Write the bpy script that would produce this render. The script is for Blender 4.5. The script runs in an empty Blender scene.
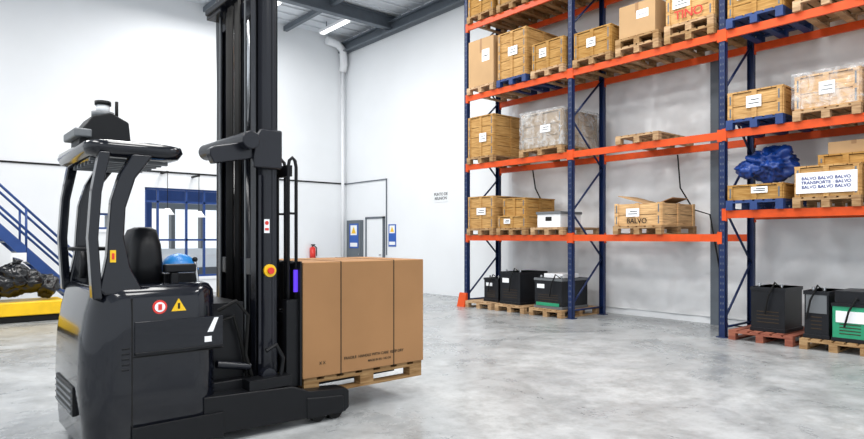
import bpy, bmesh, math, random
from mathutils import Vector, Matrix, noise
random.seed(4)
S=bpy.context.scene
S.view_settings.view_transform='Standard'
S.view_settings.look='None'
S.view_settings.exposure=0.14

# ---------------- materials ----------------
def nt(name):
    m=bpy.data.materials.new(name); m.use_nodes=True
    return m,m.node_tree,m.node_tree.nodes['Principled BSDF']
def mat(name,col,rough=0.5,metal=0.0,var=0.0,coat=0.0,nscale=6.0,bump=0.0,emit=0.0,spec=0.5):
    m,t,p=nt(name)
    c=(col[0],col[1],col[2],1)
    p.inputs['Base Color'].default_value=c
    p.inputs['Roughness'].default_value=rough
    p.inputs['Metallic'].default_value=metal
    p.inputs['Coat Weight'].default_value=coat
    p.inputs['Coat Roughness'].default_value=0.04
    p.inputs['Specular IOR Level'].default_value=spec
    if emit:
        p.inputs['Emission Color'].default_value=c; p.inputs['Emission Strength'].default_value=emit
    tc=t.nodes.new('ShaderNodeTexCoord')
    n=t.nodes.new('ShaderNodeTexNoise'); n.inputs['Scale'].default_value=nscale; n.inputs['Detail'].default_value=6
    t.links.new(tc.outputs['Object'],n.inputs['Vector'])
    r=t.nodes.new('ShaderNodeValToRGB')
    r.color_ramp.elements[0].position=0.3; r.color_ramp.elements[1].position=0.7
    lo=[max(0,x*(1-var)) for x in col]; hi=[min(1,x*(1+var*0.6)) for x in col]
    r.color_ramp.elements[0].color=(*lo,1); r.color_ramp.elements[1].color=(*hi,1)
    t.links.new(n.outputs['Fac'],r.inputs['Fac']); t.links.new(r.outputs['Color'],p.inputs['Base Color'])
    if bump:
        b=t.nodes.new('ShaderNodeBump'); b.inputs['Strength'].default_value=bump; b.inputs['Distance'].default_value=0.02
        t.links.new(n.outputs['Fac'],b.inputs['Height']); t.links.new(b.outputs['Normal'],p.inputs['Normal'])
    return m
def wood(name,c1,c2,rough=0.7):
    m,t,p=nt(name)
    p.inputs['Roughness'].default_value=rough; p.inputs['Specular IOR Level'].default_value=0.25
    tc=t.nodes.new('ShaderNodeTexCoord'); mp=t.nodes.new('ShaderNodeMapping')
    mp.inputs['Scale'].default_value=(2.5,2.5,28)
    n=t.nodes.new('ShaderNodeTexNoise'); n.inputs['Scale'].default_value=1.6; n.inputs['Detail'].default_value=5; n.inputs['Distortion'].default_value=0.6
    r=t.nodes.new('ShaderNodeValToRGB'); r.color_ramp.elements[0].position=0.32; r.color_ramp.elements[1].position=0.68
    r.color_ramp.elements[0].color=(*c1,1); r.color_ramp.elements[1].color=(*c2,1)
    oi=t.nodes.new('ShaderNodeObjectInfo'); hs=t.nodes.new('ShaderNodeHueSaturation')
    mr=t.nodes.new('ShaderNodeMapRange'); mr.inputs['To Min'].default_value=0.66; mr.inputs['To Max'].default_value=1.12
    mr2=t.nodes.new('ShaderNodeMapRange'); mr2.inputs['To Min'].default_value=1.12; mr2.inputs['To Max'].default_value=0.9
    t.links.new(oi.outputs['Random'],mr.inputs['Value']); t.links.new(mr.outputs['Result'],hs.inputs['Value'])
    t.links.new(oi.outputs['Random'],mr2.inputs['Value']); t.links.new(mr2.outputs['Result'],hs.inputs['Saturation'])
    t.links.new(tc.outputs['Object'],mp.inputs['Vector']); t.links.new(mp.outputs['Vector'],n.inputs['Vector'])
    t.links.new(n.outputs['Fac'],r.inputs['Fac']); t.links.new(r.outputs['Color'],hs.inputs['Color']); t.links.new(hs.outputs['Color'],p.inputs['Base Color'])
    return m
WALL=mat('wall_paint',(0.81,0.83,0.85),0.6,var=0.04,nscale=0.6)
CEIL=mat('ceiling_sheet',(0.68,0.71,0.75),0.6,var=0.03)
STEEL=mat('grey_steel',(0.11,0.13,0.155),0.5,var=0.1)
NAVY=mat('navy_paint',(0.006,0.019,0.08),0.4,var=0.15,spec=.35)
ORG=mat('orange_paint',(0.66,0.075,0.009),0.45,var=0.15,spec=.3)
WOODC=wood('crate_wood',(0.39,0.20,0.062),(0.67,0.41,0.165))
WOODP=wood('pallet_wood',(0.28,0.155,0.07),(0.56,0.37,0.20))
WOODR=wood('red_pallet_wood',(0.20,0.05,0.03),(0.34,0.11,0.06))
BLUEP=mat('blue_pallet_paint',(0.010,0.04,0.16),0.6,var=0.3)
CARD=mat('cardboard',(0.34,0.18,0.08),0.8,var=0.12,nscale=1.5,spec=.2)
CARD2=mat('light_cardboard',(0.47,0.30,0.155),0.8,var=0.08,nscale=2,spec=.2)
TAPE=mat('packing_tape',(0.30,0.16,0.065),0.3)
GAP=mat('dark_gap',(0.04,0.025,0.012),0.9)
WHITE=mat('white_paper',(0.85,0.86,0.88),0.6,var=0.02)
INK=mat('black_ink',(0.012,0.012,0.012),0.7,spec=.2)
BINK=mat('blue_ink',(0.02,0.04,0.22),0.7,spec=.2)
RED=mat('red_paint',(0.65,0.03,0.02),0.35)
YEL=mat('yellow_paint',(0.85,0.52,0.005),0.4,var=0.1)
BLUE=mat('sign_blue',(0.01,0.09,0.42),0.4)
STB=mat('stair_blue',(0.010,0.05,0.21),0.4,var=0.1)
BRB=mat('bright_blue_plastic',(0.02,0.22,0.6),0.35)
BODY=mat('truck_gloss_black',(0.004,0.005,0.009),0.14,coat=0.45,var=0.05,spec=.28)
MATT=mat('truck_matt_black',(0.005,0.0055,0.007),0.42,var=0.1,spec=.25)
MAST=mat('mast_black',(0.008,0.009,0.014),0.25,var=0.1,spec=.4)
CHR=mat('chrome_steel',(0.55,0.56,0.58),0.25,metal=1.0)
RUB=mat('black_rubber',(0.005,0.005,0.005),0.6,spec=.25)
GRY=mat('mid_grey_plastic',(0.13,0.14,0.15),0.45)
BLKM=mat('black_machine',(0.008,0.009,0.012),0.4,var=0.2,spec=.3)
GRN=mat('green_machine',(0.015,0.28,0.14),0.45,var=0.1)
BAG=mat('black_bag_plastic',(0.004,0.004,0.005),0.18,bump=0.3,nscale=6)
BLUEBAG=mat('blue_bag_plastic',(0.008,0.045,0.24),0.3,bump=0.3,nscale=8)
DOORG=mat('door_grey',(0.12,0.14,0.16),0.5)
FILM=mat('film_plastic',(0.80,0.81,0.82),0.25,var=0.10,nscale=1.6,bump=0.5)
LAMP=mat('lamp_shade_white',(0.8,0.8,0.8),0.4,emit=0.6)
TUBE=mat('fluorescent_tube',(1,1,1),0.4,emit=4)
PURP=mat('violet_indicator_lamp',(0.08,0.03,0.55),0.4,emit=1.0)
WRAP,t,p=nt('stretch_wrap')
p.inputs['Base Color'].default_value=(0.82,0.84,0.86,1); p.inputs['Roughness'].default_value=0.15
n=t.nodes.new('ShaderNodeTexNoise'); n.inputs['Scale'].default_value=5; n.inputs['Detail'].default_value=6; n.inputs['Distortion'].default_value=1.5
tc=t.nodes.new('ShaderNodeTexCoord'); t.links.new(tc.outputs['Object'],n.inputs['Vector'])
b=t.nodes.new('ShaderNodeBump'); b.inputs['Strength'].default_value=.8; b.inputs['Distance'].default_value=0.06
t.links.new(n.outputs['Fac'],b.inputs['Height']); t.links.new(b.outputs['Normal'],p.inputs['Normal'])
mr=t.nodes.new('ShaderNodeMapRange'); mr.inputs['From Min'].default_value=0.4; mr.inputs['From Max'].default_value=0.68; mr.inputs['To Min'].default_value=0.08; mr.inputs['To Max'].default_value=0.42
t.links.new(n.outputs['Fac'],mr.inputs['Value']); t.links.new(mr.outputs['Result'],p.inputs['Alpha'])
# floor
FLOOR,t,p=nt('polished_concrete')
tc=t.nodes.new('ShaderNodeTexCoord')
n1=t.nodes.new('ShaderNodeTexNoise'); n1.inputs['Scale'].default_value=0.55; n1.inputs['Detail'].default_value=10; n1.inputs['Roughness'].default_value=0.72; n1.inputs['Distortion'].default_value=0.5
n2=t.nodes.new('ShaderNodeTexNoise'); n2.inputs['Scale'].default_value=2.6; n2.inputs['Detail'].default_value=10; n2.inputs['Roughness'].default_value=0.78
t.links.new(tc.outputs['Object'],n1.inputs['Vector']); t.links.new(tc.outputs['Object'],n2.inputs['Vector'])
r1=t.nodes.new('ShaderNodeValToRGB'); e=r1.color_ramp.elements
e[0].position=0.38; e[0].color=(0.25,0.265,0.275,1); e[1].position=0.64; e[1].color=(0.46,0.475,0.48,1)
r2=t.nodes.new('ShaderNodeValToRGB'); e=r2.color_ramp.elements
e[0].position=0.34; e[0].color=(0.62,0.62,0.61,1); e[1].position=0.56; e[1].color=(1,1,1,1)
mx=t.nodes.new('ShaderNodeMix'); mx.data_type='RGBA'; mx.blend_type='MULTIPLY'; mx.inputs[0].default_value=1
t.links.new(n1.outputs['Fac'],r1.inputs['Fac']); t.links.new(n2.outputs['Fac'],r2.inputs['Fac'])
t.links.new(r1.outputs['Color'],mx.inputs[6]); t.links.new(r2.outputs['Color'],mx.inputs[7]); t.links.new(mx.outputs[2],p.inputs['Base Color'])
rr=t.nodes.new('ShaderNodeMapRange'); rr.inputs['From Min'].default_value=.3; rr.inputs['From Max'].default_value=.7; rr.inputs['To Min'].default_value=0.16; rr.inputs['To Max'].default_value=0.45
t.links.new(n1.outputs['Fac'],rr.inputs['Value']); t.links.new(rr.outputs['Result'],p.inputs['Roughness'])
p.inputs['Specular IOR Level'].default_value=0.45

# ---------------- mesh builder ----------------
class MB:
    def __init__(s): s.bm=bmesh.new(); s.mats=[]
    def mi(s,m):
        if m not in s.mats: s.mats.append(m)
        return s.mats.index(m)
    def _f(s,vs,i,sm=False):
        try:
            f=s.bm.faces.new(vs); f.material_index=i; f.smooth=sm
        except ValueError: pass
    def box(s,x0,x1,y0,y1,z0,z1,m,M=None):
        i=s.mi(m); v=[]
        for z in (z0,z1):
            for (x,y) in ((x0,y0),(x1,y0),(x1,y1),(x0,y1)):
                c=Vector((x,y,z)); 
                if M: c=M@c
                v.append(s.bm.verts.new(c))
        for q in ((3,2,1,0),(4,5,6,7),(0,1,5,4),(1,2,6,5),(2,3,7,6),(3,0,4,7)): s._f([v[k] for k in q],i)
        return s
    def prism(s,pts,a0,a1,m,axis='y'):
        i=s.mi(m)
        def P(u,w,a): return {'y':(u,a,w),'x':(a,u,w),'z':(u,w,a)}[axis]
        A=[s.bm.verts.new(P(u,w,a0)) for u,w in pts]; B=[s.bm.verts.new(P(u,w,a1)) for u,w in pts]
        s._f(A[::-1],i); s._f(B,i); k=len(pts)
        for j in range(k): s._f([A[j],A[(j+1)%k],B[(j+1)%k],B[j]],i)
        return s
    def cyl(s,p0,p1,r,m,seg=16,r2=None,caps=True):
        i=s.mi(m); p0=Vector(p0); p1=Vector(p1); d=(p1-p0).normalized()
        a=d.orthogonal().normalized(); b=d.cross(a); r2=r if r2 is None else r2
        A=[];B=[]
        for k in range(seg):
            t=2*math.pi*k/seg; o=a*math.cos(t)+b*math.sin(t)
            A.append(s.bm.verts.new(p0+o*r)); B.append(s.bm.verts.new(p1+o*r2))
        for k in range(seg): s._f([A[k],A[(k+1)%seg],B[(k+1)%seg],B[k]],i,True)
        if caps: s._f(A[::-1],i); s._f(B,i)
        return s
    def tube(s,pts,r,m,seg=10):
        i=s.mi(m); pts=[Vector(p) for p in pts]; rings=[]
        ref=None
        for k,p in enumerate(pts):
            d=(pts[min(k+1,len(pts)-1)]-pts[max(k-1,0)]).normalized()
            if ref is None: ref=d.orthogonal().normalized()
            a=(ref-d*ref.dot(d)).normalized(); ref=a; b=d.cross(a)
            rings.append([s.bm.verts.new(p+(a*math.cos(2*math.pi*j/seg)+b*math.sin(2*math.pi*j/seg))*r) for j in range(seg)])
        for A,B in zip(rings,rings[1:]):
            for j in range(seg): s._f([A[j],A[(j+1)%seg],B[(j+1)%seg],B[j]],i,True)
        s._f(rings[0][::-1],i); s._f(rings[-1],i)
        return s
    def ball(s,c,r,m,sx=1,sy=1,sz=1,lump=0,seg=20,seed=0,crease=0):
        i=s.mi(m); c=Vector(c); R=[]
        n=seg//2
        for a in range(n+1):
            th=math.pi*a/n; ring=[]
            for k in range(seg):
                ph=2*math.pi*k/seg
                d=Vector((math.sin(th)*math.cos(ph),math.sin(th)*math.sin(ph),math.cos(th)))
                q=r*(1+lump*noise.noise(d*1.8+Vector((seed,0,0)))-crease*abs(noise.noise(d*3.2+Vector((seed,9,2))))-crease*.3*abs(noise.noise(d*7+Vector((seed,1,7)))))
                ring.append(s.bm.verts.new(c+Vector((d.x*q*sx,d.y*q*sy,d.z*q*sz))))
            R.append(ring)
        for A,B in zip(R,R[1:]):
            for k in range(seg): s._f([A[k],B[k],B[(k+1)%seg],A[(k+1)%seg]],i,True)
        return s
    def loft(s,secs,m,k=6):
        i=s.mi(m); R=[]
        for (z,x0,x1,y0,y1,r) in secs:
            ring=[]
            for (cx,cy,a0) in ((x1-r,y1-r,0),(x0+r,y1-r,90),(x0+r,y0+r,180),(x1-r,y0+r,270)):
                for j in range(k+1):
                    a=math.radians(a0+90*j/k); ring.append(s.bm.verts.new((cx+r*math.cos(a),cy+r*math.sin(a),z)))
            R.append(ring)
        N=len(R[0])
        for A,B in zip(R,R[1:]):
            for j in range(N): s._f([A[j],A[(j+1)%N],B[(j+1)%N],B[j]],i,True)
        s._f(R[0][::-1],i); s._f(R[-1],i)
        return s
    def done(s,name,parent=None,bevel=0,seg=3):
        bmesh.ops.remove_doubles(s.bm,verts=s.bm.verts,dist=1e-6)
        bmesh.ops.recalc_face_normals(s.bm,faces=s.bm.faces)
        vs=[v.co.copy() for v in s.bm.verts]
        c=Vector([(min(v[k] for v in vs)+max(v[k] for v in vs))/2 for k in range(3)]); c.z=min(v.z for v in vs)
        for v in s.bm.verts: v.co-=c
        me=bpy.data.meshes.new(name); s.bm.to_mesh(me); s.bm.free()
        for m in s.mats: me.materials.append(m)
        o=bpy.data.objects.new(name,me); S.collection.objects.link(o)
        o.location=c-(parent.matrix_basis.translation if parent else Vector((0,0,0)))
        if parent: o.parent=parent
        if bevel:
            for f in me.polygons: f.use_smooth=True
            b=o.modifiers.new('bevel','BEVEL'); b.width=bevel; b.segments=seg; b.limit_method='ANGLE'; b.angle_limit=math.radians(40); b.harden_normals=True
        return o
def empty(name,loc):
    e=bpy.data.objects.new(name,None); e.location=loc; S.collection.objects.link(e); return e
def text(name,s,loc,size,m,parent,face='-x',align='CENTER'):
    cu=bpy.data.curves.new(name,'FONT'); cu.body=s; cu.size=size; cu.align_x=align; cu.align_y='CENTER'; cu.extrude=0.001
    cu.offset=size*.012
    cu.materials.append(m)
    o=bpy.data.objects.new(name,cu); S.collection.objects.link(o)
    o.rotation_euler=(math.pi/2,0,-math.pi/2 if face=='-x' else 0)
    o.location=Vector(loc)-parent.matrix_basis.translation; o.parent=parent
    return o

# ---------------- room ----------------
XW,YW,H=10.72,16.95,7.9
MB().box(-9,XW+0.3,-6,YW+0.3,-0.2,0,FLOOR).done('floor')
MB().box(XW,XW+0.25,-6,YW+0.25,0,H,WALL).done('wall_right')
w=MB()
wx0,wx1,wz0,wz1=4.64,6.67,0.45,2.82
vx0,vx1,vz0,vz1=3.26,3.85,1.72,2.12
y0,y1=YW,YW+0.25
w.box(-9,vx0,y0,y1,0,H,WALL).box(vx0,vx1,y0,y1,0,vz0,WALL).box(vx0,vx1,y0,y1,vz1,H,WALL).box(vx1,wx0,y0,y1,0,H,WALL)
w.box(wx0,wx1,y0,y1,0,wz0,WALL).box(wx0,wx1,y0,y1,wz1,H,WALL).box(wx1,XW,y0,y1,0,H,WALL)
w.done('wall_back')
c=MB(); c.box(-9,XW+0.25,-6,YW+0.25,H,H+0.1,CEIL)
y=-5.5
while y<YW: c.box(-9,XW,y,y+0.05,H-0.04,H,CEIL); y+=0.5
c.done('ceiling')
r=MB()
for yy in (14.3,9.3,4.3):
    r.box(-9,XW,yy-.1,yy+.1,H-.06,H-.03,STEEL).box(-9,XW,yy-.01,yy+.01,H-.36,H-.05,STEEL).box(-9,XW,yy-.1,yy+.1,H-.4,H-.36,STEEL)
r.box(XW-.28,XW-.02,-6,YW,H-.5,H-.46,STEEL).box(XW-.16,XW-.13,-6,YW,H-.5,H-.2,STEEL).box(XW-.28,XW-.02,-6,YW,H-.24,H-.2,STEEL)
for xx in (8.6,6.2): r.box(xx-.06,xx+.06,-6,YW,H-.2,H-.06,STEEL)
r.done('trim_steel_rafters')
for xx in (7.3,9.4):
    MB().box(xx-.09,xx+.09,14.7,16.2,H-.28,H-.2,WHITE).cyl((xx-.04,14.75,H-.3),(xx-.04,16.15,H-.3),.02,TUBE).cyl((xx+.04,14.75,H-.3),(xx+.04,16.15,H-.3),.02,TUBE).box(xx-.01,xx+.01,15.0,15.02,H-.2,H-.0,STEEL).box(xx-.01,xx+.01,15.9,15.92,H-.2,H-.0,STEEL).done('strip_light')
MB().tube([(9.9,YW-.2,H-.25),(10.3,YW-.2,H-.28),(10.5,YW-.2,H-.45),(10.53,YW-.2,H-.9),(10.53,YW-.12,H-1.1)],.12,WHITE,14).tube([(10.53,YW-.12,H-1.1),(10.55,YW-.12,0)],.05,WHITE,14).done('drain_pipe')
MB().box(-9,XW-.01,YW-.03,YW-.001,3.22,3.26,INK).done('trim_conduit_back')
MB().box(XW-.03,XW-.001,14.68,YW-.03,3.22,3.25,STEEL).box(XW-.03,XW-.001,14.68,14.71,1.0,3.25,STEEL).done('trim_conduit_right')
MB().box(XW-.13,XW-.001,4.88,5.0,0,4.6,STEEL).box(XW-.14,XW-.12,4.86,5.02,0,4.6,STEEL).done('steel_column')
def window(name,x0,x1,z0,z1,vert,hor,m,fr=.05):
    b=MB(); b.box(x0,x0+fr,y0+.05,y0+.15,z0,z1,m).box(x1-fr,x1,y0+.05,y0+.15,z0,z1,m).box(x0,x1,y0+.05,y0+.15,z0,z0+fr,m).box(x0,x1,y0+.05,y0+.15,z1-fr,z1,m)
    for v in vert: b.box(v-.025,v+.025,y0+.06,y0+.14,z0,z1,m)
    for h in hor: b.box(x0,x1,y0+.06,y0+.14,h-.025,h+.025,m)
    b.box(x0-.06,x1+.06,y0-.03,y0,z0-.08,z0,WHITE)
    b.done(name)
window('window_1',wx0,wx1,wz0,wz1,(4.98,5.72,6.2),(2.46,1.45),STB)
window('window_2',vx0,vx1,vz0,vz1,(3.55,),(),STB)
b=MB(); b.box(2.0,12,24,24.3,0,1.1,WALL).box(2.0,12,24,24.3,2.6,6,DOORG)
x=2.0
while x<12: b.box(x,x+.14,23.98,24.3,1.1,2.6,GRY); x+=1.1
b.done('neighbouring_hall_wall')
MB().box(-9,12,YW+.31,26,-.2,0,FLOOR).done('neighbouring_hall_floor')
b=MB(); b.box(4.8,9.2,19.2,19.4,2.55,2.95,STB).box(5.3,5.45,19.2,19.4,0,2.6,STB).box(7.9,8.05,19.2,19.4,0,2.6,STB).box(5.2,8.4,19.0,19.15,.9,1.0,WHITE).box(5.2,8.4,19.0,19.15,0,.6,GRY)
b.done('blue_mezzanine_frame')
for (px,py,pz) in ((5.05,YW-.5,2.1),(5.85,YW-.5,2.05)):
    MB().cyl((px,py,pz),(px,py,pz+.16),.17,LAMP,20,r2=.06).cyl((px,py,pz+.16),(px,py,pz+1.1),.008,INK,6).box(px-.03,px+.03,py,YW,pz+1.08,pz+1.12,INK).done('pendant_lamp')
d1=MB().box(XW-.05,XW-.001,15.92,16.8,0.0,2.06,DOORG).box(XW-.07,XW-.05,15.98,16.74,.06,2.0,DOORG).cyl((XW-.1,16.05,1.0),(XW-.06,16.05,1.0),.02,CHR).done('door_1')
b=MB(); b.box(XW-.06,XW-.001,14.78,14.84,0,2.14,STEEL).box(XW-.06,XW-.001,15.68,15.74,0,2.14,STEEL).box(XW-.06,XW-.001,14.78,15.74,2.08,2.14,STEEL).box(XW-.04,XW-.001,14.84,15.68,0,2.08,WALL).cyl((XW-.1,14.95,1.0),(XW-.04,14.95,1.0),.02,CHR)
b.done('door_2')
def sign(name,yc,z0,z1,wd,x=XW,parent=None):
    b=MB(); b.box(x-.012,x-.002,yc-wd/2,yc+wd/2,z0,z1,BLUE)
    zc=z1-wd*.42
    b.box(x-.014,x-.011,yc-wd*.36,yc+wd*.36,zc-wd*.3,zc+wd*.32,WHITE)
    b.box(x-.014,x-.011,yc-wd*.4,yc+wd*.4,z0+.05,z0+(z1-z0)*.22,WHITE)
    b.prism([(yc-wd*.26,zc-wd*.2),(yc+wd*.26,zc-wd*.2),(yc,zc+wd*.24)],x-.016,x-.013,YEL,'x')
    b.done(name,parent)
sign('safety_sign',16.35,1.18,1.95,.5,x=XW-.068,parent=d1)
sign('safety_sign',14.42,1.25,1.9,.36)
e=MB().box(XW-.01,XW-.001,12.0,12.55,2.45,2.75,WALL).done('wall_notice')
text('lettering','PUNTO DE\nREUNION',(XW-.012,12.27,2.6),.11,INK,e)
MB().cyl((9.47,YW-.1,.82),(9.47,YW-.1,1.18),.09,RED,20).ball((9.47,YW-.1,1.18),.09,RED,sz=.6).cyl((9.47,YW-.1,1.2),(9.47,YW-.1,1.3),.025,INK).box(9.43,9.55,YW-.12,YW-.08,1.28,1.31,INK).tube([(9.5,YW-.11,1.28),(9.6,YW-.11,1.2),(9.6,YW-.11,.95)],.015,RUB).box(9.42,9.52,YW-.03,YW-.001,.9,1.1,STEEL).done('fire_extinguisher')

def sheet(ya,yb,zt):
    b=bmesh.new(); NY,NZ=int((yb-ya)*16),96; G=[]
    for i in range(NY+1):
        row=[]
        for j in range(NZ+1):
            yy=ya+i/NY*(yb-ya); zz=.12+j/NZ*zt
            d=.07*abs(noise.noise(Vector((yy*1.3,zz*.8,0))))+.06*abs(noise.noise(Vector((yy*2.6+zz*1.2,zz*2.2-yy,4))))+.02*abs(noise.noise(Vector((yy*7+zz*3,zz*5,9))))
            row.append(b.verts.new((XW-.004-min(d,.13),yy,zz)))
        G.append(row)
    for i in range(NY):
        for j in range(NZ):
            f=b.faces.new((G[i][j],G[i][j+1],G[i+1][j+1],G[i+1][j])); f.smooth=True
    me=bpy.data.meshes.new('plastic_sheeting'); b.to_mesh(me); b.free(); me.materials.append(FILM)
    S.collection.objects.link(bpy.data.objects.new('plastic_sheeting',me))
sheet(5.04,9.7,5.6); sheet(-.5,4.84,5.6)

# ---------------- rack ----------------
RX=9.33; RB=10.40
rack=empty('pallet_rack',(9.9,5.0,0))
posts=(9.85,7.05,4.25,1.45)
LZ={0:(1.5,3.04,4.55,6.1),1:(1.5,3.04,4.55,6.1),2:(1.85,3.05,4.55,6.1)}
u=MB()
for py in posts:
    for x in (RX,RB-.08):
        top=7.0
        u.box(x,x+.08,py-.05,py-.044,0,top,NAVY).box(x,x+.08,py+.044,py+.05,0,top,NAVY)
        xf=x if x==RX else x+.075
        u.box(xf,xf+.006,py-.05,py+.05,0,top,NAVY)
        u.box(x-.03,x+.11,py-.08,py+.08,0,.012,NAVY)
        if x==RX:
            z=.2
            while z<6.9:
                u.box(x-.001,x+.001,py-.022,py-.012,z,z+.03,STEEL).box(x-.001,x+.001,py+.012,py+.022,z,z+.03,STEEL); z+=.1
u.done('uprights',rack)
u=MB()
def bar(x0,z0,x1,z1,y,w=.02):
    u.tube([(x0,y,z0),(x1,y,z1)],w,NAVY,6)
for py in posts:
    z=.25; k=0
    bar(RX+.06,.15,RB-.06,.15,py)
    while z<6.6:
        if k%2==0: bar(RX+.06,z,RB-.06,z+.85,py)
        else: bar(RB-.06,z,RX+.06,z+.85,py)
        z+=.87; k+=1
u.done('bracing',rack)
u=MB()
for bi,(a,c2) in enumerate(zip(posts,posts[1:])):
    for z in LZ[bi]:
        for x,s in ((RX+.0,1),(RB-.05,-1)):
            u.box(x,x+.05,c2+.052,a-.052,z-.055,z+.06,ORG)
            for yy in (c2+.052,a-.06):
                u.box(x-.006,x+.056,yy,yy+.008,z-.1,z+.1,ORG)
            if x==RX:
                for yy,sg in ((c2,1),(a,-1)):
                    u.box(RX-.008,RX-.002,min(yy,yy+sg*.07),max(yy,yy+sg*.07),z-.09,z+.09,ORG)
u.done('beams',rack)
u=MB()
u.prism([(RX-.16,0),(RX-.04,0),(RX-.04,.3),(RX-.08,.3)],9.75,9.97,ORG)
u.done('foot_guard',rack)

# ---------------- goods ----------------
def pallet(x0,x1,y0,y1,z,m=WOODP,name='wooden_pallet'):
    b=MB(); L=y1-y0; D=x1-x0; z+=.001
    n=6; wd=L/n*.8
    for k in range(n):
        yy=y0+(L-wd)*k/(n-1); b.box(x0,x1,yy,yy+wd,z+.122,z+.144,m)
    for k in range(3):
        xx=x0+(D-.1)*k/2; b.box(xx,xx+.1,y0,y1,z+.1,z+.122,m)
        for j in range(3):
            yy=y0+(L-.1)*j/2; b.box(xx,xx+.1,yy,yy+.1,z+.022,z+.1,m)
    for j in range(3):
        yy=y0+(L-.1)*j/2; b.box(x0,x1,yy,yy+.1,z,z+.022,m)
    return b.done(name)
def crate(x0,x1,y0,y1,z,h,m=WOODC,label=True,lid=True,txt=None,wrap=False,name='wooden_crate',nb=None):
    b=MB(); z+=.002; t=.022
    b.box(x0+t,x1-t,y0+t,y1-t,z+.005,z+h-(.002 if lid else .12),GAP)
    nb=nb or max(1,round(h/.19)); ph=h/nb
    for k in range(nb):
        a=z+k*ph; c=a+ph-.010
        b.box(x0,x0+t,y0,y1,a,c,m).box(x1-t,x1,y0,y1,a,c,m).box(x0,x1,y0,y0+t,a,c,m).box(x0,x1,y1-t,y1,a,c,m)
        for yy in (y0+.03,y1-.05): b.box(x0-.021,x0-.017,yy,yy+.02,a+.03,c-.02,STEEL)
    for yy in (y0,y1-.07,(y0+y1)/2-.035): b.box(x0-.018,x0,yy,yy+.07,z,z+h,m)
    for xx in (x0,x1-.07,(x0+x1)/2-.035): b.box(xx,xx+.07,y0-.018,y0,z,z+h,m)
    if lid:
        n=5; w_=(y1-y0+.03)/n
        for k in range(n): b.box(x0-.018,x1+.018,y0-.018+k*w_,y0-.018+(k+1)*w_-.008,z+h,z+h+.022,m)
    if label:
        yc=(y0+y1)/2+random.uniform(-.12,.14); lw=random.uniform(.08,.15); lh=min(random.uniform(.12,.2),h*.45); lz=z+h*random.uniform(.35,.5)
        b.box(x0-.024,x0-.019,yc-lw,yc+lw,lz,lz+lh,WHITE)
        b.box(x0-.026,x0-.023,yc-lw*.7,yc+lw*.7,lz+lh*.3,lz+lh*.3+.012,INK)
        b.box(x0-.026,x0-.023,yc-lw*.7,yc+lw*.4,lz+lh*.6,lz+lh*.6+.012,INK)
    o=b.done(name)
    if wrap:
        q=MB(); i=q.mi(WRAP); X0_,X1_,Y0_,Y1_,Z0_,Z1_=x0-.05,x1+.03,y0-.04,y1+.03,z+.01,z+h+.06
        def grid(f,nu,nv,nrm):
            G=[[None]*(nv+1) for _ in range(nu+1)]
            for a in range(nu+1):
                for c in range(nv+1):
                    P=Vector(f(a/nu,c/nv)); e_=min(a,nu-a,c,nv-c)>0
                    if e_: P+=Vector(nrm)*(.03*noise.noise(P*5)+.02*noise.noise(P*11))
                    G[a][c]=q.bm.verts.new(P)
            for a in range(nu):
                for c in range(nv): q._f([G[a][c],G[a+1][c],G[a+1][c+1],G[a][c+1]],i,True)
        L=lambda a,b_,t_:a+(b_-a)*t_
        grid(lambda s_,t_:(X0_,L(Y0_,Y1_,s_),L(Z0_,Z1_,t_)),14,10,(-.5,0,0))
        grid(lambda s_,t_:(L(X0_,X1_,s_),Y0_,L(Z0_,Z1_,t_)),16,10,(0,-.5,0))
        grid(lambda s_,t_:(L(X0_,X1_,s_),L(Y0_,Y1_,t_),Z1_),16,14,(0,0,1))
        q.done('stretch_film',o)
    if txt: text('lettering',txt[0],(x0-.03,(y0+y1)/2,z+h*txt[2]),txt[1],txt[3],o)
    return o
def carton(x0,x1,y0,y1,z,h,m=CARD2,label=True,name='cardboard_box'):
    b=MB(); z+=.002
    b.box(x0,x1,y0,y1,z,z+h,m).box(x0-.002,x1+.002,(y0+y1)/2-.03,(y0+y1)/2+.03,z+h*.7,z+h+.002,TAPE)
    b.box(x0,x1,(y0+y1)/2-.003,(y0+y1)/2+.003,z+h,z+h+.003,GAP)
    if label: b.box(x0-.004,x0-.001,y0+.12,y0+.34,z+h*.5,z+h*.75,WHITE).box(x0-.006,x0-.003,y0+.16,y0+.3,z+h*.6,z+h*.62,INK)
    return b.done(name,bevel=.006,seg=2)
X0,X1=9.27,10.45
CX0,CX1=9.31,10.4
A1,A2,A3=(8.97,9.76),(8.08,8.87),(7.16,7.95)
B1,B2,B3=(6.15,6.95),(5.25,6.05),(4.35,5.15)
C1,C2,C3=(3.38,4.17),(2.46,3.26),(1.54,2.34)
T=.145
def lv(b,i): return LZ[b][i]+.06
def pc(slot,z,h,pm=WOODP,cm=WOODC,**k):
    pallet(X0,X1,slot[0],slot[1],z,pm,'blue_pallet' if pm is BLUEP else 'wooden_pallet')
    return crate(CX0,CX1,slot[0]+.02,slot[1]-.02,z+T,h,cm,**k)
PALE=wood('pale_crate_wood',(0.31,0.235,0.16),(0.46,0.36,0.26))
# Level 4
z=lv(0,3)
pc(A1,z,.7); pc(A2,z,.8); pc(A3,z,.6)
pc(B1,z,.7); pc(B3,z,.7)
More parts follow.
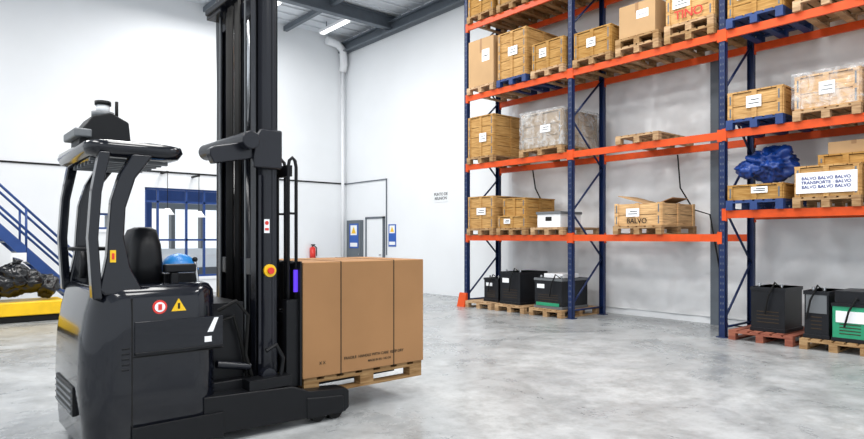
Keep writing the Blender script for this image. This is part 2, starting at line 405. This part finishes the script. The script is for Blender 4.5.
# Level 3
z=lv(0,2)
pallet(X0,X1,*A1,z); carton(CX0,CX1,A1[0]+.02,A1[1]-.02,z+T,1.0,CARD2)
pc(A2,z,.92,BLUEP); pc(A3,z,.50)
pc(B1,z,.46); 
pallet(X0,X1,*B2,z); pallet(X0,X1,*B2,z+T); carton(CX0,CX1,B2[0]+.08,B2[1]-.05,z+2*T,.55)
pallet(X0,X1,*B3,z); pallet(X0,X1,*B3,z+T)
o=crate(CX0,CX1,B3[0]+.02,B3[1]-.02,z+2*T,.6,label=True,txt=('TINO',.19,.2,RED))
pc(C1,z,.5,BLUEP); pc(C2,z,.5)
# Level 2
z=lv(0,1)
pc(A1,z,.84); 
pallet(X0,X1,7.2,8.25,z); crate(CX0,CX1,7.22,8.2,z+T,.66,m=PALE,wrap=True,label=True)
pallet(X0,X1,*B2,z)
pc(C1,z,.38,BLUEP)
pallet(X0,X1,*C2,z); crate(CX0,CX1,C2[0]+.02,C2[1]-.02,z+T,.44,wrap=True)
# Level 1
z=lv(0,0)
pc(A1,z,.66); pc(A2,z,.22); crate(CX0+.1,CX1-.1,8.2,8.8,z+T+.245,.34,label=False)
pallet(X0,X1,*A3,z)
b=MB(); zz=z+T+.002
b.box(9.36,10.0,7.3,7.85,zz,zz+.25,WHITE).box(9.34,10.02,7.28,7.87,zz+.25,zz+.30,GRY).box(9.355,9.36,7.5,7.65,zz+.12,zz+.2,INK)
b.done('white_storage_box',bevel=.012)
pallet(X0,X1,5.2,6.1,z); o=crate(CX0,CX1,5.22,6.08,z+T,.38,lid=False,txt=('BALVO',.12,.2,INK))
b=MB()
b.box(-.3,.3,-.35,.35,0,.012,CARD2,Matrix.Translation((9.7,5.75,z+T+.42))@Matrix.Rotation(math.radians(16),4,'X'))
b.box(-.25,.25,-.2,.2,0,.012,CARD,Matrix.Translation((9.9,5.4,z+T+.40))@Matrix.Rotation(math.radians(-18),4,'X'))
b.done('loose_cardboard_flaps')
z=lv(2,0)
pc(C1,z,.20,BLUEP)
o=MB().ball((9.78,3.70,z+T+.47),.33,BLUEBAG,sx=1.1,sy=1.05,sz=.8,lump=.4,seg=72,seed=3,crease=.4).ball((9.65,3.98,z+T+.40),.2,BLUEBAG,lump=.4,seg=48,seed=9,sz=.7,crease=.35).done('blue_rubbish_bag')
o.location.z=z+T+.2+.026
pallet(X0,X1,*C2,z)
o=crate(CX0,CX1,C2[0]+.02,C2[1]-.02,z+T,.40,label=False)
MB().box(CX0-.027,CX0-.02,2.5,3.22,z+T+.05,z+T+.33,WHITE).done('printed_wrap',o)
text('lettering','BALVO BALVO BALVO\nTRANSPORTE - BALVO\nBALVO BALVO BALVO',(CX0-.03,2.86,z+T+.19),.058,BINK,o)
crate(CX0+.15,CX1,2.35,3.0,z+T+.43,.12,label=False)
carton(CX0+.2,CX1-.1,2.3,2.9,z+T+.58,.16,label=False)
pc(C3,z,.5); pc(C3,lv(2,1),.5); pc(C3,lv(2,2),.5)
# floor goods
for s in (A1,A2,A3): pallet(9.22,10.42,*s,0)
pallet(9.25,10.45,3.25,4.12,0,WOODR); pallet(9.2,10.4,2.35,3.15,0)
def battery(x0,x1,y0,y1,h,name,top=BLKM,body=BLKM,cells=False,lab=True,extra=None):
    z=.147; b=MB()
    b.box(x0,x1,y0,y1,z,z+h,body).box(x0-.012,x1+.012,y0-.012,y1+.012,z+h*.92,z+h,top).box(x0-.012,x1+.012,y0-.012,y1+.012,z,z+.05,top)
    for k in range(4): b.box(x0-.004,x0,y0+.08,y1-.08,z+h*(.2+.08*k),z+h*(.2+.08*k)+.012,GAP)
    for yy in (y0+.08,y1-.08): b.cyl((x0+.1,yy,z+h),(x0+.1,yy,z+h+.05),.02,CHR)
    if lab: b.box(x0-.006,x0-.002,y1-.24,y1-.06,z+h*.66,z+h*.80,WHITE)
    if extra: extra(b,z+h)
    b.tube([(x0+.1,y0+.1,z+h),(x0-.03,y0+.12,z+h+.08),(x0-.06,y0+.2,z+h*.8),(x0-.05,y0+.25,z+h*.4)],.013,RUB)
    return b.done(name,bevel=.01,seg=2)
battery(9.45,10.05,8.99,9.4,.5,'battery_charger')
battery(9.36,10.2,8.3,8.84,.66,'industrial_battery')
battery(9.34,10.15,7.25,7.9,.58,'industrial_battery',top=GRY,extra=lambda b,z:b.box(9.5,10.0,7.35,7.8,z,z+.08,WHITE).box(9.32,9.335,7.3,7.85,.2,.26,GRN))
battery(9.45,10.1,3.42,3.88,.64,'battery_charger',lab=False)
battery(9.3,9.95,2.83,3.12,.64,'battery_charger',extra=lambda b,z:b.box(9.293,9.3,2.85,3.1,z-.3,z-.05,GRY))
battery(9.28,9.95,2.38,2.78,.5,'battery_charger',top=BLKM,body=GRN,extra=lambda b,z:b.box(9.3,9.93,2.4,2.76,z,z+.16,BLKM).box(9.27,9.285,2.42,2.74,z-.25,z-.1,WHITE))
MB().tube([(XW-.17,9.0,3.1),(XW-.18,8.9,2.6),(XW-.18,8.6,2.1),(XW-.17,8.2,1.9)],.015,RUB).done('hanging_cable')
MB().tube([(XW-.17,5.6,3.0),(XW-.17,5.55,2.4),(XW-.18,5.3,2.0),(XW-.3,4.95,1.9),(XW-.28,4.8,1.0),(XW-.2,4.7,.03),(XW-.2,4.0,.03)],.013,RUB).done('hanging_cable')

# ---------------- stairs, platform, bags ----------------
st=empty('blue_staircase',(1.4,14.4,0))
sz=lambda x:(2.86-x)*1.04
b=MB()
for yy in (14.0,14.9):
    b.prism([(2.98,0),(2.72,0),(-.5,sz(-.5)-.12),(-.5,sz(-.5)+.16)],yy-.02,yy+.02,STB)
b.done('stringers',st)
b=MB(); k=0
for k in range(15):
    x=2.78-k*.2; z=.18+k*.2*1.04-.02
    b.box(x-.22,x,14.02,14.88,z,z+.03,STEEL)
b.done('treads',st)
b=MB()
for yy in (14.0,14.9):
    for off in (.86,.45): b.tube([(2.82,yy,sz(2.82)+off),(-.5,yy,sz(-.5)+off)],.024,STB)
    for x in (2.8,1.7,.6,-.4): b.tube([(x,yy,sz(x)),(x,yy,sz(x)+.86)],.022,STB)
b.done('handrail',st)
MB().box(1.45,1.7,13.95,13.97,1.05,1.22,WHITE).done('stair_label',st)
MB().box(-1.5,2.2,13.0,13.85,.12,.36,YEL).box(-1.5,2.2,13.05,13.8,0.0,.12,INK).done('yellow_platform',bevel=.02)
o=MB().ball((1.45,13.4,.64),.38,BAG,sx=1.2,sz=.8,lump=.3,seg=60,seed=1,crease=.3).ball((1.95,13.4,.52),.22,BAG,lump=.3,seg=40,seed=5,crease=.25).ball((.95,13.45,.62),.34,BAG,sx=1.2,lump=.3,seg=40,seed=7,crease=.25).cyl((1.45,13.4,.88),(1.5,13.38,1.02),.03,BAG,10,r2=.09).done('black_rubbish_bags')
o.location.z=.362

# ---------------- reach truck ----------------
tr=empty('reach_truck',(1.7,5.0,0))
YN,YF=4.40,5.60
b=MB()
b.loft([(.05,.93,1.74,YN+.05,YF-.05,.12),(.10,.87,1.74,YN,YF,.18),(.5,.84,1.74,YN,YF,.22),(.8,.85,1.74,YN,YF,.22),(1.0,.88,1.74,YN,YF,.22),(1.12,.91,1.73,YN+.01,YF-.01,.20),(1.165,.94,1.70,YN+.05,YF-.05,.16),(1.18,.99,1.66,YN+.1,YF-.1,.1)],BODY,10)
b.done('body_shell',tr)
b=MB()
b.box(1.12,1.745,YN-.003,YN+.02,.70,.710,INK).box(1.12,1.13,YN-.003,YN+.02,.2,1.1,INK)
b.box(1.14,1.735,YN-.012,YN+.02,.73,.94,BODY).box(1.14,1.735,YN-.02,YN+.02,.715,.735,MATT)
b.box(1.12,1.74,YN-.02,YN+.02,.06,.24,MATT)
for k in range(5): b.box(1.06,1.11,YN-.002,YN+.03,.62+k*.035,.635+k*.035,MATT)
b.box(.83,.86,4.7,5.3,.3,.5,MATT)
for k in range(4): b.box(.82,.84,4.72,5.28,.32+k*.045,.335+k*.045,GRY)
b.done('panel_details',tr,bevel=.004,seg=2)
for nm,ya,yb in (('fairing_near',YN+.04,YN+.13),('fairing_far',YF-.13,YF-.04)):
    b=MB(); b.prism([(.97,1.12),(1.22,1.12),(1.13,1.3),(1.09,1.5),(1.10,1.7),(1.16,1.9),(1.28,2.07),(1.14,2.07),(1.06,1.92),(1.01,1.75),(.995,1.55),(.985,1.38),(.96,1.25),(.94,1.15)],ya,yb,BODY)
    b.done(nm,tr,bevel=.018)
    b=MB(); b.prism([(.90,1.1),(.96,1.1),(.935,1.5),(.955,1.8),(1.01,2.07),(.94,2.07),(.895,1.8),(.875,1.5)],ya,yb,BODY)
    b.done(nm.replace('fairing','rear_pillar'),tr,bevel=.012)
b=MB()
b.loft([(2.035,.95,1.40,YN+.12,YF-.12,.1),(2.055,.88,1.47,YN+.05,YF-.06,.12),(2.10,.86,1.50,YN+.03,YF-.04,.13),(2.135,.87,1.49,YN+.04,YF-.06,.12),(2.155,.93,1.42,YN+.1,YF-.12,.1)],BODY)
b.done('overhead_guard',tr)
b=MB()
b.box(.92,1.42,4.62,4.66,2.02,2.045,GRY)
for k in range(6): b.box(.95,1.4,4.7+k*.12,4.73+k*.12,2.015,2.04,GRY)
b.done('guard_bars',tr)
b=MB()
b.prism([(.90,2.14),(1.24,2.14),(1.22,2.34),(1.10,2.40),(.98,2.36),(.90,2.24)],4.85,5.15,MATT)
b.box(.86,.97,4.8,5.2,2.2,2.26,GRY)
b.done('sensor_housing',tr,bevel=.012)
b=MB(); b.cyl((1.08,5.0,2.38),(1.08,5.0,2.42),.075,GRY,20).cyl((1.08,5.0,2.42),(1.08,5.0,2.47),.045,WHITE,20).cyl((1.08,5.0,2.47),(1.08,5.0,2.50),.055,MATT,20).cyl((1.16,4.95,2.36),(1.16,4.95,2.5),.012,INK)
b.done('laser_scanner',tr)
b=MB(); b.loft([(1.165,1.2,1.42,4.7,5.15,.07),(1.3,1.19,1.43,4.69,5.16,.09),(1.45,1.21,1.42,4.70,5.15,.09),(1.56,1.25,1.40,4.76,5.09,.07),(1.58,1.29,1.37,4.82,5.03,.04)],MATT)
b.done('seat_back',tr)
b=MB(); b.box(1.42,1.68,4.72,5.12,1.17,1.24,MATT).box(1.40,1.62,4.60,4.68,1.25,1.31,MATT).box(1.44,1.5,4.61,4.67,1.15,1.25,MATT)
b.cyl((1.64,4.64,1.17),(1.62,4.64,1.33),.012,CHR).ball((1.62,4.64,1.34),.02,MATT)
b.done('seat_and_armrest',tr,bevel=.02)
b=MB(); b.tube([(.99,5.2,1.2),(1.0,5.2,1.4)],.03,MATT).tube([(1.03+.13*math.cos(a),5.2+.13*math.sin(a),1.42) for a in [2*math.pi*i/20 for i in range(21)]],.014,MATT).box(1.0,1.04,5.08,5.32,1.405,1.425,MATT)
b.done('steering_wheel',tr)
YL=YN-.013
def ring(b,x,z,r,m,y,seg=24): b.cyl((x,y,z),(x,y+.03,z),r,m,seg)
b=MB()
ring(b,1.30,1.03,.047,RED,YN-.004); ring(b,1.30,1.03,.034,WHITE,YN-.007); b.box(1.288,1.312,YN-.010,YN,1.01,1.05,RED)
b.prism([(1.375,.995),(1.475,.995),(1.425,1.08)],YN-.006,YN+.01,YEL); b.box(1.418,1.432,YN-.008,YN,1.01,1.05,INK)
b.box(1.60,1.65,YL-.002,YN+.01,.76,.80,WHITE).prism([(1.62,.83),(1.66,.83),(1.70,.93),(1.67,.93)],YL-.002,YN+.01,WHITE)
b.box(1.0,1.035,YN+.032,YN+.04,1.34,1.42,YEL).box(1.01,1.025,YN+.028,YN+.035,1.36,1.40,RED)
b.done('warning_labels',tr)
# mast
MY0,MY1=4.60,5.42; mb=MB(); TOP=3.75
def channel(b,x0,x1,ya,yb,open_right,z0,z1):
    t=.022
    b.box(x0,x0+t,ya,yb,z0,z1,MAST).box(x1-t,x1,ya,yb,z0,z1,MAST)
    if open_right: b.box(x0,x1,ya,ya+t,z0,z1,MAST)
    else: b.box(x0,x1,yb-t,yb,z0,z1,MAST)
channel(mb,2.08,2.26,MY0,MY0+.10,True,.12,TOP); channel(mb,2.08,2.26,MY1-.10,MY1,False,.12,TOP)
mb.box(2.10,2.125,MY0-.010,MY0,.5,2.0,MAST).box(2.215,2.24,MY0-.010,MY0,.5,TOP,MAST)
mb.done('outer_mast',tr,bevel=.006,seg=2)
mb=MB()
channel(mb,2.12,2.28,MY0+.03,MY0+.14,True,.16,TOP+.1); channel(mb,2.12,2.28,MY1-.14,MY1-.03,False,.16,TOP+.1)
channel(mb,2.15,2.30,MY0+.07,MY0+.18,True,.2,TOP+.2); channel(mb,2.15,2.30,MY1-.18,MY1-.07,False,.2,TOP+.2)
mb.done('inner_mast',tr)
mb=MB()
for z in (.3,1.2,2.2,3.3): mb.box(2.09,2.13,MY0+.02,MY1-.02,z,z+.14,MAST)
mb.box(2.0,2.3,MY1-.3,MY1+.02,3.42,3.52,MAST).box(1.98,2.08,MY0+.3,MY1,3.45,3.5,MAST)
mb.box(2.2,2.3,MY0+.1,MY1-.1,TOP+.1,TOP+.2,MAST)
mb.done('mast_crossmembers',tr,bevel=.008)
mb=MB()
for yy in (4.83,5.2): mb.cyl((2.13,yy,.3),(2.13,yy,2.3),.035,MAST,16).cyl((2.13,yy,2.3),(2.13,yy,TOP),.022,CHR,16)
mb.cyl((2.24,5.0,.4),(2.24,5.0,1.9),.055,MAST,16).cyl((2.24,5.0,1.9),(2.24,5.0,3.2),.03,CHR)
for k,yy in enumerate((4.90,4.93,4.96,5.04,5.08,5.11,5.14)): mb.tube([(2.07,yy,.4),(2.07,yy,TOP)],.013,RUB,8)
for yy in (4.76,5.28): mb.box(2.06,2.07,yy,yy+.014,.4,TOP,GRY)
mb.done('lift_cylinders_and_hoses',tr)
b=MB(); b.prism([(2.04,2.05),(2.28,2.05),(2.28,2.36),(2.10,2.36),(2.04,2.26)],MY0-.06,MY0-.011,MAST)
b.done('mast_bracket',tr,bevel=.015)
b=MB(); b.prism([(1.71,2.12),(1.74,2.06),(2.08,2.13),(2.08,2.27),(1.74,2.19),(1.71,2.17)],MY0-.03,MY0+.06,MAST)
b.cyl((1.99,MY0-.13,2.25),(1.99,MY1,2.25),.07,MAST,24)
b.done('mast_arm',tr,bevel=.01)
b=MB(); b.cyl((2.19,MY0-.03,1.24),(2.19,MY0,1.24),.05,YEL,24).cyl((2.19,MY0-.05,1.24),(2.19,MY0-.03,1.24),.026,RED,20)
b.box(2.15,2.195,MY0-.004,MY0,1.54,1.65,WHITE).cyl((2.172,MY0-.006,1.62),(2.172,MY0-.002,1.62),.016,RED,16).box(2.156,2.188,MY0-.006,MY0-.002,1.56,1.58,RED)
b.done('emergency_stop',tr)
b=MB()
def loop(y):
    b.tube([(2.34,y,.35),(2.34,y,2.08),(2.35,y,2.13),(2.375,y,2.155),(2.40,y,2.13),(2.41,y,2.08),(2.41,y,.35)],.014,MATT,8)
    for z in (.5,.9,1.3,1.7): b.tube([(2.34,y,z),(2.41,y,z)],.01,MATT,6)
for y in (4.56,4.75,5.25,5.44): loop(y)
for z in (.42,.8,2.0): b.box(2.33,2.37,4.55,5.45,z,z+.09,MATT)
b.box(2.31,2.42,4.53,4.60,.3,1.0,MATT)
b.box(2.415,2.43,4.50,5.50,.3,1.31,MATT)
b.box(2.385,2.415,4.54,4.56,1.06,1.24,PURP)
b.done('fork_carriage_backrest',tr)
b=MB()
for y in (4.68,5.20):
    b.box(2.38,2.42,y,y+.12,.24,.9,MATT).prism([(2.38,.235),(3.5,.245),(3.5,.26),(2.38,.29)],y,y+.12,MATT)
b.done('forks',tr)
b=MB()
for ya,yb in ((YN,YN+.17),(YF-.17,YF)):
    b.prism([(1.6,.08),(2.3,.06),(2.5,.05),(2.78,.05),(2.82,.08),(2.82,.22),(2.79,.245),(2.45,.27),(2.3,.33),(1.6,.36)],ya,yb,MATT)
    b.prism([(2.42,.05),(2.76,.05),(2.76,.19),(2.42,.22)],ya-.010,yb+.010,MATT)
b.box(1.70,2.05,YN+.15,YF-.15,.1,.42,MATT)
b.done('support_legs',tr,bevel=.01)
b=MB()
for ya in (YN+.02,YF-.15):
    for xx in (2.54,2.7): b.cyl((xx,ya,.07),(xx,ya+.13,.07),.068,RUB,28)
b.cyl((1.10,5.25,.17),(1.10,5.4,.17),.168,RUB,28)
b.done('wheels',tr)
b=MB()
b.box(1.75,2.0,YN+.25,YF-.2,.4,1.0,MATT)
b.tube([(1.78,YN+.2,.95),(1.9,YN+.15,1.02),(2.0,YN+.16,.9),(1.98,YN+.16,.6),(2.04,YN+.18,.42)],.014,RUB)
b.tube([(1.78,YN+.24,.85),(1.9,YN+.2,.9),(1.96,YN+.2,.7),(2.02,YN+.22,.4)],.014,RUB)
b.tube([(2.12,YN+.1,.62),(2.2,YN+.09,.66),(2.26,YN+.09,.55),(2.24,YN+.09,.42)],.018,MATT)
b.cyl((2.15,YN+.1,.42),(2.15,YN+.18,.42),.06,MAST)
b.cyl((1.76,YN+.18,.55),(2.02,YN+.18,.50),.03,MAST)
b.box(1.95,2.3,YN+.02,YN+.18,.34,.42,MATT)
b.done('hydraulics_and_battery',tr,bevel=.006)
MB().ball((1.62,5.0,1.27),.115,BRB,sx=1.15,sz=.95).cyl((1.62,5.0,1.245),(1.62,5.0,1.26),.15,BRB,24).done('blue_hard_hat',tr)

# load
ld=empty('loaded_pallet',(3.05,5.0,.27))
b=MB(); m=WOODP; px0,px1,py0,py1=2.46,3.70,4.52,5.48
z=.20
for k in range(7):
    w_=.1; xx=px0+(px1-px0-w_)*k/6; b.box(xx,xx+w_+.02 if k<6 else xx+w_,py0,py1,z+.122,z+.144,m)
for j in range(3):
    yy=(py0,4.95,py1-.1)[j]
    b.box(px0,px1,yy,yy+.1,z+.1,z+.122,m); b.box(px0,px1,yy,yy+.1,z,z+.022,m)
    for k in range(3):
        xx=px0+(px1-px0-.14)*k/2; b.box(xx,xx+.14,yy,yy+.1,z+.022,z+.1,m)
b.done('pallet_base',ld)
b=MB(); b.box(2.44,3.71,4.50,5.50,.346,1.30,CARD); o=b.done('large_cardboard_box',ld,bevel=.008,seg=2)
b=MB()
for x in (2.80,3.36): b.box(x-.004,x+.004,4.497,5.503,.343,1.302,INK)
b.box(2.44,3.71,4.997,5.003,1.3,1.301,GAP)
b.done('straps',ld)
text('box_lettering','FRAGILE  HANDLE WITH CARE  KEEP DRY',(3.15,4.498,.47),.034,GAP,ld,'-y')
text('box_lettering','MADE IN EU  NO 24',(3.2,4.498,.42),.028,GAP,ld,'-y')
text('box_lettering','X X',(2.62,4.498,.46),.035,GAP,ld,'-y')

# ---------------- lights ----------------
def area(name,loc,sx,sy,e,rot=(0,0,0),col=(1,1,1)):
    l=bpy.data.lights.new(name,'AREA'); l.shape='RECTANGLE'; l.size=sx; l.size_y=sy; l.energy=e; l.color=col
    o=bpy.data.objects.new(name,l); o.location=loc; o.rotation_euler=rot; S.collection.objects.link(o)
for x in (-2,2.5,7.0):
    for y in (-1,4.5,10.5):
        area('ceiling_light',(x,y,H-.45),1.5,3.0,222,col=(1,.985,.96))
area('ceiling_light',(6,14.9,H-.45),3,1.2,150)
W=bpy.data.worlds.new('World'); S.world=W; W.use_nodes=True
bg=W.node_tree.nodes['Background']; bg.inputs[0].default_value=(0.88,0.94,1,1); bg.inputs[1].default_value=1.15

# ---------------- camera ----------------
cd=bpy.data.cameras.new('camera'); cam=bpy.data.objects.new('camera',cd); S.collection.objects.link(cam)
cam.location=(0,0,1.5); cam.rotation_euler=(math.pi/2,0,math.radians(-40.3))
cd.sensor_fit='HORIZONTAL'; cd.sensor_width=36; cd.lens=36*616/864
cd.shift_y=18.5/864; cd.clip_start=.05
S.camera=cam
